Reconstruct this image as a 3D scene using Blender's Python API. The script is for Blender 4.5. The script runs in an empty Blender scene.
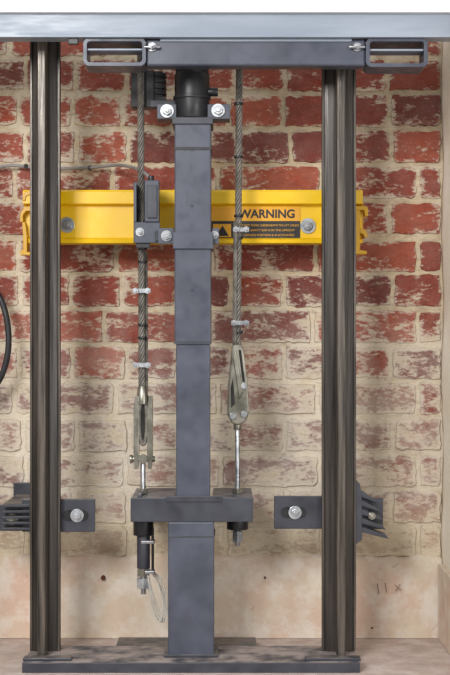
import bpy, bmesh, math, random
from mathutils import Vector, Matrix
random.seed(11)
S=bpy.context.scene
S.view_settings.view_transform='Standard'
F=1363.6; CAMD=3.0; CZ=0.657
def k(d): return (CAMD-d)/F
def X(px,d): return (px-225)*k(d)
def Z(py,d): return CZ-(py-337.5)*k(d)
def P(px,py,d): return Vector((X(px,d),-d,Z(py,d)))
def lin(c):
    return tuple(((v/255)/12.92 if v/255<=0.04045 else ((v/255+0.055)/1.055)**2.4) for v in c)+(1,)
# ---------------- materials
def nodes(m):
    m.use_nodes=True; return m.node_tree.nodes,m.node_tree.links
def mat(name,c1,c2=None,rough=.5,metal=0,scale=20,stretch=(1,1,1),bump=0.1,bscale=None,dust=None,lo=.35,hi=.65,spec=.5,detail=6):
    m=bpy.data.materials.new(name); N,L=nodes(m); b=N['Principled BSDF']
    mp=N.new('ShaderNodeMapping'); mp.inputs['Scale'].default_value=stretch
    geo=N.new('ShaderNodeNewGeometry')
    L.new(geo.outputs['Position'],mp.inputs['Vector'])
    n=N.new('ShaderNodeTexNoise'); n.inputs['Scale'].default_value=scale; n.inputs['Detail'].default_value=detail
    L.new(mp.outputs[0],n.inputs['Vector'])
    r=N.new('ShaderNodeValToRGB'); r.color_ramp.elements[0].position=lo; r.color_ramp.elements[1].position=hi
    r.color_ramp.elements[0].color=lin(c1); r.color_ramp.elements[1].color=lin(c2 or c1)
    L.new(n.outputs['Fac'],r.inputs['Fac'])
    out=r.outputs['Color']
    if dust:
        sp=N.new('ShaderNodeSeparateXYZ'); L.new(geo.outputs['True Normal'],sp.inputs[0])
        n2=N.new('ShaderNodeTexNoise'); n2.inputs['Scale'].default_value=25; n2.inputs['Detail'].default_value=8
        L.new(geo.outputs['Position'],n2.inputs['Vector'])
        mr=N.new('ShaderNodeMapRange'); mr.inputs[1].default_value=.35; mr.inputs[2].default_value=.6
        L.new(n2.outputs['Fac'],mr.inputs[0])
        mr2=N.new('ShaderNodeMapRange'); mr2.inputs[1].default_value=.6; mr2.inputs[2].default_value=.95
        L.new(sp.outputs['Z'],mr2.inputs[0])
        mu=N.new('ShaderNodeMath'); mu.operation='MULTIPLY'; L.new(mr.outputs[0],mu.inputs[0]); L.new(mr2.outputs[0],mu.inputs[1])
        mx=N.new('ShaderNodeMixRGB'); L.new(mu.outputs[0],mx.inputs[0]); L.new(out,mx.inputs[1]); mx.inputs[2].default_value=lin(dust)
        out=mx.outputs[0]
    L.new(out,b.inputs['Base Color'])
    # handling scuffs vary the gloss a little
    n4=N.new('ShaderNodeTexNoise'); n4.inputs['Scale'].default_value=35; n4.inputs['Detail'].default_value=8; L.new(mp.outputs[0],n4.inputs['Vector'])
    mr4=N.new('ShaderNodeMapRange'); mr4.inputs[1].default_value=.35; mr4.inputs[2].default_value=.65; mr4.inputs[3].default_value=max(.05,rough-.08); mr4.inputs[4].default_value=min(1,rough+.12)
    L.new(n4.outputs['Fac'],mr4.inputs[0]); L.new(mr4.outputs[0],b.inputs['Roughness'])
    b.inputs['Metallic'].default_value=metal
    b.inputs['Specular IOR Level'].default_value=spec
    if bump:
        bp=N.new('ShaderNodeBump'); bp.inputs['Strength'].default_value=bump; bp.inputs['Distance'].default_value=.002
        n3=N.new('ShaderNodeTexNoise'); n3.inputs['Scale'].default_value=bscale or scale*4; n3.inputs['Detail'].default_value=6
        L.new(mp.outputs[0],n3.inputs['Vector']); L.new(n3.outputs['Fac'],bp.inputs['Height']); L.new(bp.outputs[0],b.inputs['Normal'])
    return m
M_paint=mat('grey_powder_paint',(60,64,76),(76,80,93),rough=.36,scale=14,bump=.08,dust=(118,116,120))
M_paintd=mat('dark_powder_paint',(46,48,56),(60,62,71),rough=.4,scale=18,bump=.08,dust=(112,104,100))
M_base=mat('dusty_base_steel',(62,62,68),(84,82,86),rough=.6,scale=22,bump=.1,dust=(162,148,142))
M_black=mat('black_plastic',(20,20,24),(30,30,34),rough=.4,scale=30,bump=.05)
M_rail=mat('greasy_rail_steel',(32,29,27),(80,72,66),rough=.34,metal=.3,scale=30,stretch=(3,3,.12),bump=.3,bscale=70,lo=.32,hi=.74)
M_railf=mat('rail_blade_steel',(42,38,35),(112,103,94),rough=.32,metal=.35,scale=26,stretch=(5,5,.2),bump=.4,bscale=60,lo=.32,hi=.74)
M_zinc=mat('zinc_plated',(140,142,146),(175,176,178),rough=.3,metal=.85,scale=60,bump=.05)
M_white_nut=mat('bright_zinc',(165,168,172),(195,197,200),rough=.32,metal=.7,scale=60,bump=.05)
M_cast=mat('cast_socket_steel',(120,117,106),(158,154,142),rough=.3,metal=.85,scale=30,bump=.1)
M_rope=mat('wire_rope_steel',(84,80,74),(130,124,116),rough=.45,metal=.2,scale=60,bump=.2)
M_core=mat('rope_core_shade',(16,14,12),(24,22,20),rough=.7,bump=0)  # near-black core colour paints shade into the gaps between strands
M_yellow=mat('yellow_paint',(236,188,6),(242,198,14),rough=.35,scale=10,bump=.03)
M_yellowd=mat('yellow_clip_paint',(208,156,10),(230,180,20),rough=.35,scale=10,bump=.03)
M_orange=mat('label_orange',(222,158,24),(226,164,28),rough=.5,bump=0)
M_ink=mat('label_black',(24,22,20),(30,28,26),rough=.5,bump=0)
M_white=mat('white_panel_paint',(240,240,238),(246,246,244),rough=.4,scale=6,bump=.03)
M_edge=mat('blue_grey_steel',(130,140,154),(152,160,172),rough=.4,scale=9,stretch=(.4,1,3),bump=.08)
M_cable=mat('black_cable_sheath',(34,34,38),(46,46,50),rough=.5,bump=0)
M_conduit=mat('grey_cable_sheath',(122,120,122),(140,138,138),rough=.45,bump=0)
M_wire=mat('pale_wire',(200,198,190),(225,222,214),rough=.35,metal=.2,bump=0)
M_plaster=mat('whitewashed_plaster',(228,218,200),(240,234,220),rough=.85,scale=9,bump=.5,bscale=40)
M_mark=mat('pencil_mark',(140,112,102),rough=.9,bump=0)
M_hole=mat('drilled_hole_dark',(90,50,38),rough=.9,bump=0)

def ramp(N,L,src,a,b):
    mr=N.new('ShaderNodeMapRange'); mr.inputs[1].default_value=a; mr.inputs[2].default_value=b
    L.new(src,mr.inputs[0]); return mr.outputs[0]
def noise(N,L,vec,scale,detail=6,rough=.5,dist=0):
    n=N.new('ShaderNodeTexNoise'); n.inputs['Scale'].default_value=scale; n.inputs['Detail'].default_value=detail
    n.inputs['Roughness'].default_value=rough; n.inputs['Distortion'].default_value=dist; L.new(vec,n.inputs['Vector']); return n.outputs['Fac']
def mth(N,L,op,a,b):
    m=N.new('ShaderNodeMath'); m.operation=op
    for i,v in enumerate((a,b)):
        if isinstance(v,(int,float)): m.inputs[i].default_value=v
        else: L.new(v,m.inputs[i])
    return m.outputs[0]
def mix(N,L,f,a,b):
    m=N.new('ShaderNodeMixRGB')
    for i,v in enumerate((f,a,b)):
        if isinstance(v,(int,float)): m.inputs[i].default_value=v
        elif isinstance(v,tuple): m.inputs[i].default_value=v
        else: L.new(v,m.inputs[i])
    return m.outputs[0]
def brick_material():
    m=bpy.data.materials.new('whitewashed_brick'); N,L=nodes(m); b=N['Principled BSDF']
    geo=N.new('ShaderNodeNewGeometry'); pos=geo.outputs['Position']
    at=N.new('ShaderNodeAttribute'); at.attribute_name='bcol'
    ed=N.new('ShaderNodeAttribute'); ed.attribute_name='edge'; e=ed.outputs['Fac']
    sp=N.new('ShaderNodeSeparateXYZ'); L.new(pos,sp.inputs[0]); z=sp.outputs['Z']
    mp=N.new('ShaderNodeMapping'); mp.inputs['Scale'].default_value=(1,1,2.0); mp.inputs['Rotation'].default_value=(0,.15,0); L.new(pos,mp.inputs['Vector']); v=mp.outputs[0]
    n0=noise(N,L,v,38,8,.65); nf=noise(N,L,pos,160,6,.7)
    base=mix(N,L,ramp(N,L,n0,.35,.7),at.outputs['Color'],mix(N,L,.45,at.outputs['Color'],lin((88,40,38))))
    base=mix(N,L,mth(N,L,'MULTIPLY',ramp(N,L,nf,.5,.75),.35),base,lin((186,108,80)))
    n1=noise(N,L,v,13,10,.66,.5); n2=noise(N,L,v,85,8,.65); nbig=noise(N,L,pos,4,3,.5)
    zg=ramp(N,L,z,.76,.44)
    tot=mth(N,L,'ADD',mth(N,L,'MULTIPLY',n1,.58),mth(N,L,'MULTIPLY',n2,.42))
    tot=mth(N,L,'ADD',tot,mth(N,L,'MULTIPLY',zg,.075))
    tot=mth(N,L,'ADD',tot,mth(N,L,'MULTIPLY',mth(N,L,'SUBTRACT',nbig,.5),.28))
    tot=mth(N,L,'ADD',tot,mth(N,L,'MULTIPLY',e,.075))
    mask=ramp(N,L,tot,.53,.61)
    washc=mix(N,L,ramp(N,L,n1,.35,.65),lin((232,225,214)),lin((214,200,174)))
    washc=mix(N,L,mth(N,L,'MULTIPLY',ramp(N,L,n2,.45,.65),.4),washc,lin((182,170,156)))
    film=mth(N,L,'ADD',.10,mth(N,L,'MULTIPLY',zg,.42))
    film=mth(N,L,'MULTIPLY',film,ramp(N,L,noise(N,L,pos,17,8,.7),.30,.60))
    c=mix(N,L,film,base,lin((204,194,184)))
    c=mix(N,L,mth(N,L,'MULTIPLY',mask,.86),c,washc)
    low=ramp(N,L,z,.31,.21)
    c=mix(N,L,mth(N,L,'MULTIPLY',low,.45),c,lin((212,196,162)))
    L.new(c,b.inputs['Base Color']); b.inputs['Roughness'].default_value=.9; b.inputs['Specular IOR Level'].default_value=.2
    bp=N.new('ShaderNodeBump'); bp.inputs['Strength'].default_value=.9; bp.inputs['Distance'].default_value=.004
    L.new(mth(N,L,'ADD',n0,mth(N,L,'MULTIPLY',n2,.8)),bp.inputs['Height']); L.new(bp.outputs[0],b.inputs['Normal'])
    return m
M_brick=brick_material()
def render_material(name,ca,cb,cc,s=5):
    m=bpy.data.materials.new(name); N,L=nodes(m); b=N['Principled BSDF']
    geo=N.new('ShaderNodeNewGeometry'); pos=geo.outputs['Position']
    a=ramp(N,L,noise(N,L,pos,s,8,.65),.38,.64); c2=ramp(N,L,noise(N,L,pos,s*3,8,.7),.44,.62)
    c=mix(N,L,a,lin(ca),lin(cb)); c=mix(N,L,mth(N,L,'MULTIPLY',c2,.8),c,lin(cc))
    c3=ramp(N,L,noise(N,L,pos,s*9,6,.6),.64,.72)
    c=mix(N,L,mth(N,L,'MULTIPLY',c3,.4),c,lin((150,116,98)))
    L.new(c,b.inputs['Base Color']); b.inputs['Roughness'].default_value=.85; b.inputs['Specular IOR Level'].default_value=.2
    bp=N.new('ShaderNodeBump'); bp.inputs['Strength'].default_value=.6; bp.inputs['Distance'].default_value=.003
    L.new(noise(N,L,pos,60,8,.6),bp.inputs['Height']); L.new(bp.outputs[0],b.inputs['Normal'])
    return m
M_plinth=render_material('stained_render',(206,192,170),(202,172,154),(218,209,197),6)
M_floor=render_material('pink_concrete_floor',(196,176,166),(178,160,152),(208,196,188),7)
# ---------------- object helpers
GROUPS={}
def grp(name):
    e=bpy.data.objects.new(name,None); e.empty_display_size=.05; S.collection.objects.link(e); GROUPS[e]=[]; return e
def link(me,name,m,g):
    o=bpy.data.objects.new(name,me); S.collection.objects.link(o)
    if m: me.materials.append(m)
    if g: o.parent=g; GROUPS[g].append(o)
    return o
def finish(bm,name,m,g,smooth=False,bevel=0):
    bmesh.ops.recalc_face_normals(bm,faces=bm.faces)
    if smooth:
        for f in bm.faces: f.smooth=True
    me=bpy.data.meshes.new(name); bm.to_mesh(me); bm.free(); o=link(me,name,m,g)
    if bevel:
        md=o.modifiers.new('bevel','BEVEL'); md.width=bevel; md.segments=2; md.limit_method='ANGLE'
    return o
def addbox(bm,x0,x1,y0,y1,z0,z1):
    r=bmesh.ops.create_cube(bm,size=1)
    for v in r['verts']:
        v.co=Vector((x0+(v.co.x+.5)*(x1-x0),y0+(v.co.y+.5)*(y1-y0),z0+(v.co.z+.5)*(z1-z0)))
    return r['verts']
def box(name,x0,x1,df,db,z0,z1,m,g=None,bevel=.0012):
    bm=bmesh.new(); addbox(bm,min(x0,x1),max(x0,x1),-df,-db,min(z0,z1),max(z0,z1)); return finish(bm,name,m,g,bevel=bevel)
def pbox(name,a,b,c,d_,df,db,m,g=None,bevel=.0012):
    return box(name,X(a,df),X(b,df),df,db,Z(d_,df),Z(c,df),m,g,bevel)
def addcyl(bm,p0,p1,r,r2=None,seg=20):
    p0=Vector(p0);p1=Vector(p1);d=p1-p0
    q=d.to_track_quat('Z','Y').to_matrix().to_4x4()
    bmesh.ops.create_cone(bm,cap_ends=True,segments=seg,radius1=r,radius2=r if r2 is None else r2,depth=d.length,matrix=Matrix.Translation((p0+p1)/2)@q)
def cyl(name,p0,p1,r,m,g=None,r2=None,seg=24,bevel=.0006):
    bm=bmesh.new(); addcyl(bm,p0,p1,r,r2,seg); o=finish(bm,name,m,g,bevel=bevel)
    if seg>8:
        for f in o.data.polygons:
            if len(f.vertices)==4: f.use_smooth=True
    return o
def bolt(name,px,py,d,r,g,m=M_zinc,stick=.008,washer=1.5):
    c=P(px,py,d); bm=bmesh.new()
    addcyl(bm,c+Vector((0,.001,0)),c+Vector((0,-.002,0)),r*washer,seg=24)
    addcyl(bm,c+Vector((0,-.002,0)),c+Vector((0,-.002-stick*.7,0)),r,seg=6)
    addcyl(bm,c+Vector((0,-.002,0)),c+Vector((0,-.003-stick,0)),r*.5,seg=16)
    return finish(bm,name,m,g,bevel=.0005)
def prism(name,pts,df,db,m,g=None,bevel=.001):
    bm=bmesh.new()
    kf=[P(x,y,df) for x,y in pts]
    a=[bm.verts.new(p) for p in kf]; b=[bm.verts.new((p.x,-db,p.z)) for p in kf]
    bm.faces.new(a); bm.faces.new(b[::-1]); n=len(a)
    for i in range(n): bm.faces.new((a[i],a[(i+1)%n],b[(i+1)%n],b[i]))
    return finish(bm,name,m,g,bevel=bevel)
def sweep(name,paths,r,m,g=None,seg=6,nurbs=False,cyc=False):
    cu=bpy.data.curves.new(name,'CURVE'); cu.dimensions='3D'; cu.bevel_depth=r; cu.bevel_resolution=max(1,seg//3); cu.resolution_u=6; cu.use_fill_caps=True
    for pts in paths:
        sp=cu.splines.new('NURBS' if nurbs else 'POLY'); sp.points.add(len(pts)-1)
        for i,p in enumerate(pts): sp.points[i].co=(*p,1)
        if nurbs: sp.order_u=min(4,len(pts)); sp.use_endpoint_u=not cyc
        sp.use_cyclic_u=cyc
    t=bpy.data.objects.new('tmp',cu); S.collection.objects.link(t)
    dg=bpy.context.evaluated_depsgraph_get(); me=bpy.data.meshes.new_from_object(t.evaluated_get(dg)); bpy.data.objects.remove(t)
    me.name=name
    for p in me.polygons: p.use_smooth=True
    me.materials.clear()
    return link(me,name,m,g)
def rope(name,p0,p1,R,g,pitch=.066,strands=6):
    p0=Vector(p0);p1=Vector(p1);d=p1-p0;L_=d.length;n=int(L_/pitch*16);paths=[]
    u=d.normalized();a=u.orthogonal().normalized();b=u.cross(a)
    for s in range(strands):
        pts=[]
        for i in range(n+1):
            t=i/n; an=2*math.pi*(t*L_/pitch+s/strands)
            pts.append(p0+d*t+(a*math.cos(an)+b*math.sin(an))*R*.72)
        paths.append(pts)
    sweep(name+'_core',[[p0,p1]],R*.70,M_core,g)
    return sweep(name,paths,R*.30,M_rope,g)
# ---------------- room
XR=X(441,0); XL=-.62
bm=bmesh.new(); lay=bm.verts.layers.float_color.new('bcol'); le=bm.verts.layers.float.new('edge')
ZT=1.56
vs=addbox(bm,XL,XR+.1,.0,.12,0,ZT)
for v in vs: v[lay]=lin((216,200,168)); v[le]=.6
rows=[40,75,111,147,183,219,256,291,327,363,399,435,471,507,541]
kinds='SHHHSHSHSHSHSHS'
def addbrick(xa,xb,za,zb,col,pro):
    R0=[];R1=[];R2=[]
    nx=max(3,int((xb-xa)/.012)); nz=6
    base=[]
    for i in range(nx): base.append((xa+(xb-xa)*i/nx,za))
    for i in range(nz): base.append((xb,za+(zb-za)*i/nz))
    for i in range(nx): base.append((xb-(xb-xa)*i/nx,zb))
    for i in range(nz): base.append((xa,zb-(zb-za)*i/nz))
    cx=(xa+xb)/2;cz=(za+zb)/2
    for j,(x,z) in enumerate(base):
        corner = (x in(xa,xb)) and (z in (za,zb))
        jx=random.uniform(-.0024,.0024);jz=random.uniform(-.0024,.0024)
        if corner:
            q=random.uniform(.0,.003); jx-=q*math.copysign(1,x-cx); jz-=q*math.copysign(1,z-cz)
        ox,oz=x+jx,z+jz
        sx=(1 if x>=xb-1e-6 else -1 if x<=xa+1e-6 else 0); sz=(1 if z>=zb-1e-6 else -1 if z<=za+1e-6 else 0)
        v=bm.verts.new((ox,.001,oz)); v[le]=1.15; R0.append(v)
        v=bm.verts.new((ox-.0018*sx,-pro+random.uniform(-.0005,.0005),oz-.0018*sz)); v[le]=1; R1.append(v)
        tx=min(max(x,xa+.012),xb-.012); tz=min(max(z,za+.011),zb-.011)
        v=bm.verts.new((tx,-pro-random.uniform(0,.0006),tz)); v[le]=0; R2.append(v)
    n=len(R0)
    c=bm.verts.new((cx,-pro,cz)); c[le]=0
    for v in R0+R1+R2+[c]: v[lay]=col
    for A,B in ((R0,R1),(R1,R2)):
        for i in range(n): bm.faces.new((A[i],A[(i+1)%n],B[(i+1)%n],B[i]))
    for i in range(n):
        if (R2[i].co-R2[(i+1)%n].co).length>1e-7: bm.faces.new((R2[i],R2[(i+1)%n],c))
reds=[(150,68,50),(162,78,56),(142,60,46),(132,58,48),(168,84,62),(156,68,48),(112,52,48),(136,58,44),(120,58,52)]
for ri,ry in enumerate([-32,4]+rows):
    kd=('SS'+kinds)[ri]
    zc=Z(ry,0); h=.0685
    pitch=.1155 if kd=='H' else .223
    x=XR-.001 if kd=='H' else XR-.055
    while x>XL+.04:
        w=pitch*random.uniform(.94,1.05); xa=max(x-w+.0095,XL+.001); xb=min(x,XR-.001)
        br=random.choice(reds)
        if ry>395: br=random.choice([(142,82,70),(148,96,84),(134,92,86),(156,112,94),(144,104,92),(124,82,76)])
        if xb-xa>.032: addbrick(xa,xb,zc-h/2+random.uniform(-.002,.002),zc+h/2+random.uniform(-.002,.002),lin(br),random.uniform(.003,.0065))
        x-=w
    if kd=='S':
        addbrick(XR-.046,XR-.001,zc-h/2,zc+h/2,lin((140,66,52)),.004)
finish(bm,'wall_back',M_brick,None)
def rough_wall(name,x,th,m):
    bm=bmesh.new(); nz=60; ny=20; L0=[]
    for i in range(nz+1):
        row=[]
        for j in range(ny+1):
            row.append(bm.verts.new((x+random.uniform(-.0012,.0012)+.002*math.sin(i*.5+j*.3),-.46*j/ny,ZT*i/nz)))
        L0.append(row)
    for i in range(nz):
        for j in range(ny): bm.faces.new((L0[i][j],L0[i+1][j],L0[i+1][j+1],L0[i][j+1]))
    o=finish(bm,name,m,None,smooth=True); md=o.modifiers.new('s','SOLIDIFY'); md.thickness=th; md.offset=0; return o
rough_wall('wall_right',XR+.012,.02,M_plaster)
rough_wall('wall_left',XL-.012,.02,M_plaster)
box('floor',XL-.05,XR+.08,1.4,-.12,-.05,0,M_floor,None,bevel=0)
zp=Z(559,.02)
bm=bmesh.new(); n=70
prof=[(0.0,zp+.006),(-.010,zp+.003),(-.014,zp-.006),(-.022,.02),(-.026,0.001)]
rowv=[]
for i in range(n+1):
    x=XL+(XR-XL)*i/n; q=random.uniform(-.004,.004); rowv.append([bm.verts.new((x,y+random.uniform(-.0008,.0008),z+(q if z>.05 else 0))) for y,z in prof])
for i in range(n):
    for j in range(len(prof)-1): bm.faces.new((rowv[i][j],rowv[i+1][j],rowv[i+1][j+1],rowv[i][j+1]))
finish(bm,'baseboard_back',M_plinth,None,smooth=True)
box('baseboard_right',XR-.012,XR+.004,.45,.027,.001,.165,M_plinth,None,bevel=.004)
for i,(px,py) in enumerate([(103,578),(372,628),(265,578),(338,570)]):
    c=P(px,py,.0235); cyl('drilled_hole' ,c,c+Vector((0,.008,0)),.005 if i==0 else .0024,M_hole)
def text(name,s,px,py,d,size,m,g,off=0,sx=1,align='CENTER',rot=0):
    cu=bpy.data.curves.new(name,'FONT'); cu.body=s; cu.size=size; cu.offset=off; cu.extrude=.0002; cu.align_x=align; cu.align_y='CENTER'
    t=bpy.data.objects.new('t',cu); S.collection.objects.link(t)
    dg=bpy.context.evaluated_depsgraph_get(); me=bpy.data.meshes.new_from_object(t.evaluated_get(dg)); bpy.data.objects.remove(t)
    me.name=name; me.transform(Matrix.Translation(P(px,py,d))@Matrix.Rotation(math.radians(90),4,'X')@Matrix.Rotation(rot,4,'Z')@Matrix.Diagonal((sx,1,1,1)))
    me.materials.clear(); return link(me,name,m,g)
text('pencil_mark','11 x',388,588,.0240,.034,M_mark,None,rot=.15,off=-.0006)
# ---------------- guide rails
def extrude_z(name,poly,z0,z1,m,g,bevel=.0008):
    bm=bmesh.new(); a=[bm.verts.new((x,y,z0)) for x,y in poly]; b=[bm.verts.new((x,y,z1)) for x,y in poly]
    bm.faces.new(a); bm.faces.new(b[::-1]); n=len(a)
    for i in range(n): bm.faces.new((a[i],a[(i+1)%n],b[(i+1)%n],b[i]))
    return finish(bm,name,m,g,bevel=bevel)
BT=.020
def rail(pa,pb,fa,fb):
    g=grp('guide_rail'); d0=.215
    xc=X((pa+pb)/2,.23); w=(pb-pa)/2*k(.23)
    extrude_z('flange',[(xc-w,-d0),(xc+w,-d0),(xc+w,-d0-.012),(xc+w*.35,-d0-.020),(xc-w*.35,-d0-.020),(xc-w,-d0-.012)],BT,1.34,M_rail,g)
    t=.0085
    extrude_z('web',[(xc-t*.75,-d0-.016),(xc+t*.75,-d0-.016),(xc+t*.75,-d0-.04),(xc-t*.75,-d0-.04)],BT,1.34,M_rail,g)
    extrude_z('blade',[(xc-t,-d0-.032),(xc+t,-d0-.032),(xc+t,-d0-.065),(xc+t*.8,-d0-.068),(xc-t*.8,-d0-.068),(xc-t,-d0-.065)],BT,1.34,M_railf,g)
    for s in (-1,1):
        extrude_z('edge_lip',[(xc+s*w,-d0-.006),(xc+s*(w-.005),-d0-.006),(xc+s*(w-.005),-d0-.0165),(xc+s*w,-d0-.0165)],BT,1.34,M_railf,g)
    box('foot_plate',X(fa,.3),X(fb,.3),.318,.292,BT+.0002,BT+.006,M_paintd,g)
    return g,xc,w
gl,xl,wl=rail(30,60,24,72); gr,xr,wr=rail(322,356,305,360)
# ---------------- base
g=grp('base_channel')
box('base_plate',X(22,.33),X(360,.33),.325,.18,0.0,BT,M_base,g,bevel=.002)
box('front_lip',X(22,.33),X(360,.33),.33,.325,0.0,BT,M_paintd,g,bevel=.001)
box('rear_upstand',X(118,.12),X(256,.12),.18,.1,0.0,BT,M_paintd,g,bevel=.002)
# ---------------- hydraulic mast
g=grp('hydraulic_mast')
zc_top=.337; zc_bot=Z(522,.28)
DF=.28
box('lower_column',X(168,DF),X(214,DF),DF+.003,.185,BT,zc_bot,M_paint,g,bevel=.003)
box('lower_column_seam',X(168,DF),X(215,DF),DF+.0045,.183,zc_bot-.03,zc_bot-.027,M_paintd,g)
box('column_foot',X(164,DF),X(218,DF),DF+.008,.182,BT,BT+.006,M_paintd,g)
box('middle_column',X(176,DF),X(210,DF),DF-.004,.195,zc_top,Z(343,DF),M_paint,g,bevel=.003)
box('upper_column',X(174.5,DF),X(211,DF),DF,.19,Z(343,DF),Z(118,DF),M_paint,g,bevel=.003)
box('column_seam',X(174,DF),X(211.5,DF),DF+.001,.189,Z(344,DF),Z(342,DF),M_paintd,g,bevel=0)
box('collar',X(173,DF),X(213,DF),DF+.006,.185,Z(249,DF),Z(232,DF),M_paint,g)
for a,b in ((158,174),(212,219)):
    pbox('collar_ear',a,b,228,244,DF-.01,DF-.018,M_paint,g)
bolt('collar_bolt',166.5,236,DF-.009,.0075,g)
bolt('collar_bolt_b',214.5,235,DF-.009,.0055,g)
for py in (150,206,290): cyl('column_screw',P(192,py,DF-.001),P(192,py,DF+.0015),.002,M_paintd,g,seg=12,bevel=0)
pbox('cable_strap',174,211.5,147,150,DF+.001,.1885,M_black,g,bevel=.0005)
pbox('head_flange',172,213,117,124,DF+.004,.188,M_paintd,g)
pbox('head_plate',157,230,104,119,DF-.03,.2,M_paint,g)
bolt('head_bolt',167,111,DF-.028,.0092,g,m=M_white_nut,stick=.012); bolt('head_bolt_b',218,110.5,DF-.028,.0092,g,m=M_white_nut,stick=.012)
cc=X(192,.24)
cyl('cylinder_gland',(cc,-.235,Z(119,.24)),(cc,-.235,Z(74,.24)),17.5*k(.24),M_black,g,seg=40)
cyl('gland_ring',(cc,-.235,Z(99.5,.24)),(cc,-.235,Z(96.5,.24)),19*k(.24),M_black,g,seg=40)
cyl('piston_rod',(cc,-.235,Z(76,.24)),(cc,-.235,1.33),16.5*k(.24),M_black,g,seg=40)
cyl('hose_fitting',P(208,92,.24),P(218,92,.24),.009,M_black,g)
# crosshead
g=grp('crosshead_bracket')
x0,x1=X(130.5,DF),X(253,DF)
hx0,hx1=X(174,DF),X(212,DF)
zb=zc_bot
box('front_plate',x0,x1,DF,DF-.008,zb,zc_top,M_paintd,g,bevel=.0015)
box('left_block',x0,hx0-.001,DF-.008,.09,zb+.003,zc_top-.001,M_paint,g,bevel=.0015)
box('right_block',hx1+.001,x1,DF-.008,.09,zb+.003,zc_top-.001,M_paint,g,bevel=.0015)
box('top_strap',X(166,DF),X(222,DF),DF+.003,DF-.002,zc_top-.008,zc_top+.004,M_paintd,g)
box('left_gusset',X(137,DF),X(141,DF),DF-.008,.1,zc_top-.001,zc_top+.006,M_paint,g)
# ---------------- limit switches
g=grp('limit_switch')
pbox('housing',131,154,70,107,.185,.145,M_black,g)
for i in range(6): pbox('rib',155,166,73+i*6,76+i*6,.185,.15,M_black,g,bevel=.0004)
pbox('rib_core',153,163,71,108,.18,.155,M_black,g)
pbox('mount_tab',150,176,100,107,.2,.185,M_paintd,g)
g=grp('slack_rope_switch')
pbox('housing',144.5,159,180,222,.25,.215,M_paint,g,bevel=.002)
pbox('cover',147,157,185,218,.254,.25,M_paintd,g)
pbox('side_bracket',133.5,136.5,183,222,.235,.195,M_paint,g)
pbox('back_plate',133.5,158,182,243,.19,.185,M_paint,g)
pbox('mount_plate',134,160,222,243,.245,.235,M_paint,g)
bolt('mount_bolt',140,232,.245,.006,g)
pbox('lever',155,166,231,241,.25,.245,M_paintd,g)
pbox('pawl',136,150,243,248,.24,.23,M_black,g)
# ---------------- ropes with sockets
DR=.2
def clip(g,name,px,py,m,w=9):
    c=P(px,py,DR); kk=k(DR); bm=bmesh.new()
    addbox(bm,c.x-w*kk,c.x+w*kk,c.y-.013,c.y-.007,c.z-2.2*kk,c.z+2.2*kk)
    for s in (-1,1):
        q=Vector((c.x+s*(w-3)*kk,c.y,c.z)); addcyl(bm,q+Vector((0,.008,0)),q+Vector((0,-.023,0)),.0028,seg=10)
        addcyl(bm,q+Vector((0,-.013,0)),q+Vector((0,-.019,0)),.0065,seg=6)
    finish(bm,name,m,g,bevel=.0004)
    arc=[Vector((c.x+math.cos(a)*(w-3)*kk,c.y+.004+math.sin(a)*.008,c.z)) for a in [math.pi*i/10 for i in range(11)]]
    sweep(name+'_u',[arc],.0026,m,g)
g=grp('suspension_rope')
rope('rope',P(140.5,35,DR),P(142,392,DR),.0072,g)
for py in (291,365): clip(g,'rope_clip',142,py,M_white_nut)
for py in (249,262,325,338): cyl('cable_tie',P(142.5,py-1.3,DR),P(142.5,py+1.3,DR),.0095,M_black,g)
rope('rope_tail',P(145.5,252,DR-.010),P(146,392,DR-.006),.0045,g,pitch=.05)
cyl('socket_neck',P(142.5,386,DR),P(142.5,404,DR),.009,M_cast,g,r2=.015)
for a,b in ((133.5,139),(147,152.5)):
    prism('socket_cheek',[(a+1.5,396),(b-.5,396),(b,410),(b,455),(b-1,469),(a+1,469),(a,455),(a,410)],DR+.012,DR-.012,M_cast,g)
prism('wedge',[(139,402),(147,402),(145.5,440),(140.5,440)],DR+.006,DR-.006,M_core,g)
sweep('rope_loop',[[P(140,404,DR+.006),P(138.5,425,DR+.006),P(140,441,DR+.006),P(143,446,DR+.006),P(146,441,DR+.006),P(147.5,425,DR+.006),P(146,404,DR+.006)]],.004,M_rope,g,nurbs=True)
cyl('pin',P(131,459,DR),P(155,459,DR),.006,M_cast,g); cyl('pin_head',P(130,459,DR),P(132.5,459,DR),.009,M_cast,g)
cyl('rod_eye',P(143,459,DR+.009),P(143,459,DR-.009),.010,M_cast,g)
zz=lambda py: Z(py,DR)
p=P(143,462,DR); cyl('threaded_rod',p,(p.x,p.y,zz(576)),.0052,M_zinc,g)
cyl('top_nut',(p.x,p.y,zc_top+.010),(p.x,p.y,zc_top),.012,M_cast,g,seg=6)
x=X(143.5,DR);y=-DR; zb2=zb+.003
cyl('spring_cup',(x,y,zb2),(x,y,zz(535)),.021,M_black,g)
cyl('buffer_tube',(x,y,zz(534)),(x,y,zz(568)),.0135,M_paintd,g)
cyl('lock_nut',(x,y,zz(568)),(x,y,zz(576)),.014,M_cast,g,seg=6)
cyl('end_nut',(x,y,zz(578)),(x,y,zz(588)),.015,M_white_nut,g,seg=6)
cyl('rod_tip',(x,y,zz(566)),(x,y,zz(594)),.0055,M_zinc,g)
x2=x+.019; cyl('side_rod',(x2,y,zz(528)),(x2,y,zz(572)),.0028,M_black,g); box('side_tab',x-.004,x2+.004,DR+.012,DR-.012,zz(573),zz(570),M_zinc,g)
box('side_tab_b',x-.004,x2+.004,DR+.014,DR-.012,zz(543),zz(540),M_zinc,g)
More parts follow.
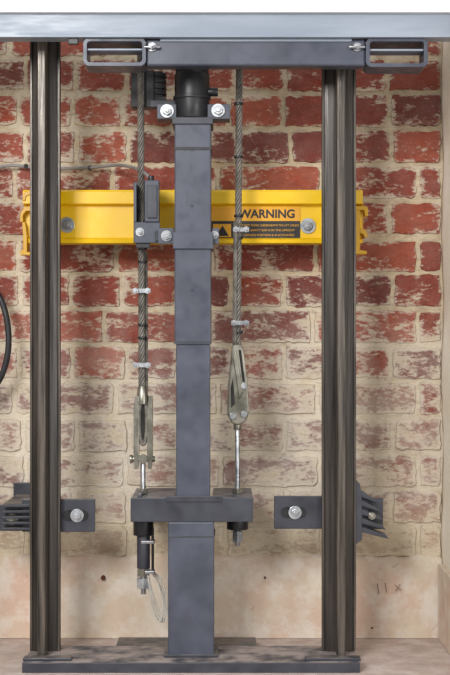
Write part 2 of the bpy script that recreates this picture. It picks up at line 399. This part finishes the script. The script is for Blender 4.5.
def loop(o,s):
    return [P(150,570,DR),P(158+o,574,DR-.01),P(164+o*.6,590,DR-.02*s),P(167+o*.4,612,DR-.03*s),P(163+o,627,DR-.02*s),P(157+o,612,DR-.01),P(151+o*.6,592,DR+.01*s),P(148,575,DR+.012)]
sweep('tell_tale_wire',[loop(0,1),loop(2.4,.5),loop(-2.6,1.3),loop(-5,.2)],.0011,M_wire,g,nurbs=True)
g=grp('suspension_rope')
rope('rope',P(239.5,35,DR),P(237.5,352,DR),.0072,g)
rope('rope_tail',P(235.5,222,DR+.010),P(234.5,350,DR+.006),.0045,g,pitch=.05)
clip(g,'rope_clip',240,323,M_zinc,w=9); clip(g,'rope_clip_b',241,230,M_zinc,w=8)
for py in (216,238,332,104,157): cyl('cable_tie',P(238.5,py-1.3,DR),P(238.5,py+1.3,DR),.0092,M_black,g)
prism('socket_body',[(232,345),(241,344),(244,352),(248,384),(249.5,412),(246,422),(238,426),(231,423),(227,414),(228,385),(231,355)],DR+.013,DR-.013,M_cast,g,bevel=.004)
prism('socket_rib',[(233,358),(236,350),(243,392),(239,400)],DR+.017,DR+.012,M_cast,g,bevel=.0018)
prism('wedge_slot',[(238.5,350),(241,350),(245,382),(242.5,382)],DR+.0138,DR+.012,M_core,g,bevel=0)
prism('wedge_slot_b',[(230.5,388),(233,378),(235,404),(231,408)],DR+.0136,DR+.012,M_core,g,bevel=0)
for px,py in ((232.5,416),(244,414),(244,386)):
    q=P(px,py,DR+.012); cyl('pin_head',q,q+Vector((0,-.007,0)),.0065,M_zinc,g)
p=P(237.5,424,DR)
cyl('socket_collar',p+Vector((0,0,.004)),p-Vector((0,0,.012)),.0085,M_cast,g)
cyl('threaded_rod',p,(p.x,p.y,zz(546)),.0052,M_zinc,g)
cyl('top_nut',(p.x,p.y,zc_top+.010),(p.x,p.y,zc_top),.012,M_cast,g,seg=6)
cyl('washer_plate',(p.x,p.y,zb2),(p.x,p.y,zz(529)),.022,M_black,g)
cyl('end_nut',(p.x,p.y,zz(531)),(p.x,p.y,zz(542)),.0115,M_zinc,g,seg=6)
# ---------------- yellow safety beam
g=grp('yellow_safety_beam')
DY=.11
bm=bmesh.new()
xa,xb=X(24,DY),X(362,DY)
pr=[(-.03,Z(191,DY)+.003),(-DY-.012,Z(191,DY)),(-DY-.016,Z(193,DY)),(-DY-.016,Z(204,DY)),(-DY+.001,Z(206,DY)),(-DY,Z(238,DY)),(-DY-.012,Z(240,DY)),(-DY-.010,Z(243,DY)),(-.03,Z(242,DY))]
a=[bm.verts.new((xa,y,z)) for y,z in pr]; b=[bm.verts.new((xb,y,z)) for y,z in pr]
for i in range(len(pr)-1): bm.faces.new((a[i],a[i+1],b[i+1],b[i]))
o=finish(bm,'channel',M_yellow,g); md=o.modifiers.new('s','SOLIDIFY'); md.thickness=.002; md.offset=0
for px in (25,361):
    box('wall_fixing',X(px,DY)-.012,X(px,DY)+.012,.04,.0,Z(236,DY),Z(198,DY),M_yellowd,g)
def hook(pts,g): prism('end_hook',pts,DY+.02,DY-.015,M_yellowd,g,bevel=.001)
hook([(30,190),(24,192),(22,200),(25,201),(26,196),(32,194)],g)
hook([(32,206),(24,207),(20,214),(20,222),(23,222),(23,215),(26,211),(32,211)],g)
hook([(22,222),(25,222),(27,236),(27,252),(30,252),(30,255),(20,255),(20,250),(23,250),(23,238)],g)
hook([(354,206),(366,206),(368,208),(368,216),(365,216),(364,210),(354,210)],g)
hook([(355,210),(360,210),(360,250),(367,251),(367,254),(355,254)],g)
hook([(360,228),(366,230),(368,236),(365,238),(363,234),(360,233)],g)
for px,py in ((67,225),(308,226)):
    c=P(px,py,DY); cyl('big_washer',c+Vector((0,.002,0)),c+Vector((0,-.004,0)),.0165,M_white_nut,g,seg=32)
    bolt('beam_bolt',px,py,DY+.004,.009,g,m=M_zinc,washer=1.2)
pbox('label_orange_strip',209,300,207.5,221,DY+.0028,DY-.0005,M_orange,g,bevel=0)
pbox('label_black_strip',209,300,221,238,DY+.003,DY-.0005,M_ink,g,bevel=0)
text('warning_text','WARNING',267,214.2,DY+.0032,.0245,M_ink,g,off=.0008,sx=1.0)
for i,s in enumerate(['DO NOT WORK UNDERNEATH THE LIFT UNLESS','THIS SAFETY BAR IS IN THE UPRIGHT','LOCKED POSITION & IS ACTIVATED']):
    text('label_text',s,269,225.4+i*4.9,DY+.0034,.0060,M_orange,g,sx=.95 if i==0 else 1.1)
pbox('label_icon',213,231,224,237,DY+.0034,DY+.0004,M_orange,g,bevel=0)
prism('label_icon_triangle',[(222.5,225.5),(229,236),(216,236)],DY+.0038,DY+.001,M_ink,g,bevel=0)
# ---------------- rail wall brackets
def wall_bracket(rx,w,inner,plate,bx,outer):
    g=grp('rail_wall_bracket'); d=.208
    a,b=plate; t,bt=(499,532) if inner>0 else (496,529)
    pbox('clamp_plate',min(a,outer),max(b,outer),t,bt,d,d-.008,M_paintd,g,bevel=.002)
    by=(t+bt)/2
    cx=P(bx,by,d); c1=cx+Vector((-.018,0,0)); c2=cx+Vector((.012,0,0))
    bm=bmesh.new(); addcyl(bm,c1+Vector((0,.001,0)),c1+Vector((0,-.0012,0)),.0115); addcyl(bm,c2+Vector((0,.001,0)),c2+Vector((0,-.0012,0)),.0115); addbox(bm,c1.x,c2.x,-d-.0012,-d+.001,c1.z-.0115,c1.z+.0115)
    finish(bm,'slot',M_black,g)
    bolt('clamp_bolt',bx,by,d+.001,.0080,g,m=M_white_nut,washer=1.7,stick=.01)
    return g
GL=wall_bracket(xl,wl,1,(58,95),77,22)
GR=wall_bracket(xr,wr,-1,(274,321),295,368)
def arm(g,side,pA,pB,py0,py1):
    df=.225
    for i in range(5):
        z=Z(py0+(py1-py0)*i/4,df)
        box('rib_plate',X(pA,df),X(pB,df),df,.03,z-.0022,z+.0022,M_paintd,g,bevel=.0005)
    xm=X(pB,df)
    box('arm_web',xm-.003,xm+.003,df+.004,.0,Z(py1+4,df),Z(py0-4,df),M_paintd,g)
    box('wall_plate',X(min(pA,pB)-5,df),X(max(pA,pB)+5,df),.01,.0,Z(py1+12,df),Z(py0-12,df),M_paintd,g)
arm(GL,-1,2,31,506,529)
box('angle_leg',X(-16,.2),X(28,.2),.2,.19,Z(531,.2),Z(505,.2),M_paintd,GL)
bolt('arm_bolt',12,519,.2,.008,GL,m=M_cast)
for i in range(5):
    py=490+i*9; 
    prism('serrated_fin',[(356,py),(360,py),(386-(4-i)*3,py+9),(389-(4-i)*3,py+13),(356,py+5)],.225,.19,M_paintd,GR,bevel=.0008)
prism('arm_web',[(355,480),(360,484),(362,500),(362,540),(355,545)],.228,.0,M_paintd,GR)
box('angle_leg',X(361,.19),X(383,.19),.192,.184,Z(529,.19),Z(498,.19),M_paintd,GR)
box('arm_top',X(361,.2),X(372,.2),.19,.0,Z(512,.2),Z(507,.2),M_paintd,GR)
bolt('arm_bolt',372,516,.225,.005,GR,m=M_cast)
# ---------------- cables
g=grp('electrical_cable')
sweep('sheath',[[P(-20,171,.02),P(-2,168,.02),P(10,164,.022),P(25,167,.022),P(60,169,.022),P(95,168,.022),P(118,164,.04),P(132,167,.12),P(143,171,.2),P(150,177,.23),P(151,183,.235)]],.0034,M_conduit,g,nurbs=True)
cyl('gland',P(151,176,.235),P(151,182,.235),.006,M_black,g)
cyl('wall_clip',P(26,166,.027),P(26,166,.0),.005,M_black,g); cyl('wall_clip_b',P(90,168,.027),P(90,168,.0),.005,M_black,g)
g=grp('trailing_cable')
sweep('sheath',[[P(-70,240,.03),P(-30,262,.05),P(-4,288,.07),P(6,310,.08),P(10,340,.08),P(6,370,.08),P(-6,392,.07),P(-40,420,.04)]],.007,M_cable,g,nurbs=True)
# ---------------- lift platform
g=grp('lift_platform')
DP=.36
xl_,xr_=-.60,.47
box('white_fascia',xl_,xr_,DP+.012,DP-.03,Z(12,DP+.012),Z(12,DP+.012)+.09,M_white,g,bevel=.002)
box('edge_beam',xl_,xr_,DP,DP-.045,Z(37,DP),Z(11,DP),M_edge,g,bevel=.002)
box('beam_lip',xl_,xr_,DP+.003,DP-.01,Z(37.5,DP),Z(34.5,DP),M_edge,g,bevel=.0008)
box('fascia_bracket',xl_,xr_,DP-.03,DP-.045,Z(12,DP),Z(12,DP)+.08,M_edge,g,bevel=.001)
DT=DP-.005
def rrect(x0,x1,z0,z1,r,n=6):
    pts=[]
    for cx,cz,a0 in ((x1-r,z1-r,0),(x0+r,z1-r,90),(x0+r,z0+r,180),(x1-r,z0+r,270)):
        for i in range(n+1):
            a=math.radians(a0+90*i/n); pts.append((cx+r*math.cos(a),cz+r*math.sin(a)))
    return pts
def pocket(a,b,c,d_):
    x0,x1,z0,z1=X(a,DT),X(b,DT),Z(d_,DT),Z(c,DT); th=.0075
    o=rrect(x0,x1,z0,z1,.012); i_=rrect(x0+th,x1-th,z0+th,z1-th,.006)
    bm=bmesh.new(); L4=[]
    for pts,y in ((o,-DT),(i_,-DT),(i_,-DT+.07),(o,-DT+.07)): L4.append([bm.verts.new((x,y,z)) for x,z in pts])
    n=len(o)
    for q in range(4):
        A=L4[q];B=L4[(q+1)%4]
        for i in range(n): bm.faces.new((A[i],A[(i+1)%n],B[(i+1)%n],B[i]))
    finish(bm,'box_section',M_paint,g,bevel=.0006)
    zm=Z((c+d_)/2-3,DT)
    box('inner_shelf',x0+th,x1-th,DT-.006,DT-.05,zm-.002,zm+.002,M_edge,g)
pocket(83,146,37.5,66); pocket(366,428,37.5,67)
box('cross_tube',X(146,DT),X(366,DT),DT-.008,DT-.048,Z(65,DT),Z(38,DT),M_paint,g,bevel=.004)
box('cross_tube_rib',X(160,DT),X(352,DT),DT-.004,DT-.012,Z(41,DT),Z(38,DT),M_edge,g,bevel=.001)
for px in (152,357):
    bolt('tube_bolt',px,47,DT-.007,.006,g,m=M_zinc,stick=.012)
    cyl('tie_rod',P(px-8,47,DT),P(px+8,47,DT),.003,M_zinc,g)
pbox('small_hook',68,78,36,44,DT,DT-.01,M_cable,g)
# ---------------- recentre group empties
bpy.context.view_layer.update()
for e,ch in GROUPS.items():
    pts=[Vector(v) for o in ch for v in [o.matrix_world@Vector(c) for c in o.bound_box]]
    mn=Vector([min(p[i] for p in pts) for i in range(3)]); mx_=Vector([max(p[i] for p in pts) for i in range(3)])
    c=Vector(((mn.x+mx_.x)/2,(mn.y+mx_.y)/2,mn.z)); e.location=c
    for o in ch: o.location=o.location-c
# ---------------- light
w=bpy.data.worlds.new('sky'); S.world=w; w.use_nodes=True
N,L=w.node_tree.nodes,w.node_tree.links
tc=N.new('ShaderNodeTexCoord'); sp=N.new('ShaderNodeSeparateXYZ'); L.new(tc.outputs['Generated'],sp.inputs[0])
cr=N.new('ShaderNodeValToRGB'); mr=N.new('ShaderNodeMapRange'); mr.inputs[1].default_value=-1; L.new(sp.outputs['Z'],mr.inputs[0]); L.new(mr.outputs[0],cr.inputs[0])
cr.color_ramp.elements[0].position=.40; cr.color_ramp.elements[0].color=(.38,.37,.36,1)
cr.color_ramp.elements[1].position=.68; cr.color_ramp.elements[1].color=(.95,.98,1,1)
L.new(cr.outputs[0],N['Background'].inputs[0]); N['Background'].inputs[1].default_value=.92
def area(name,loc,tgt,size,e,col):
    l=bpy.data.lights.new(name,'AREA'); l.size=size; l.energy=e; l.color=col
    o=bpy.data.objects.new(name,l); S.collection.objects.link(o); o.location=loc
    o.rotation_euler=(Vector(tgt)-Vector(loc)).to_track_quat('-Z','Y').to_euler(); return o
area('daylight_opening',(-1.2,-3.4,2.0),(0,0,.6),.95,96,(1,.99,.975))
area('right_fill',(1.5,-2.8,.7),(0.1,0,.5),1.2,24,(1,.98,.95))  # weaker area lamp, low on the right, aimed at the wall
# ---------------- camera
cd=bpy.data.cameras.new('camera'); co=bpy.data.objects.new('camera',cd); S.collection.objects.link(co)
co.location=(0,-CAMD,CZ); co.rotation_euler=(math.radians(90),0,0)
cd.sensor_width=36; cd.lens=F/675*36; cd.clip_start=.05; S.camera=co
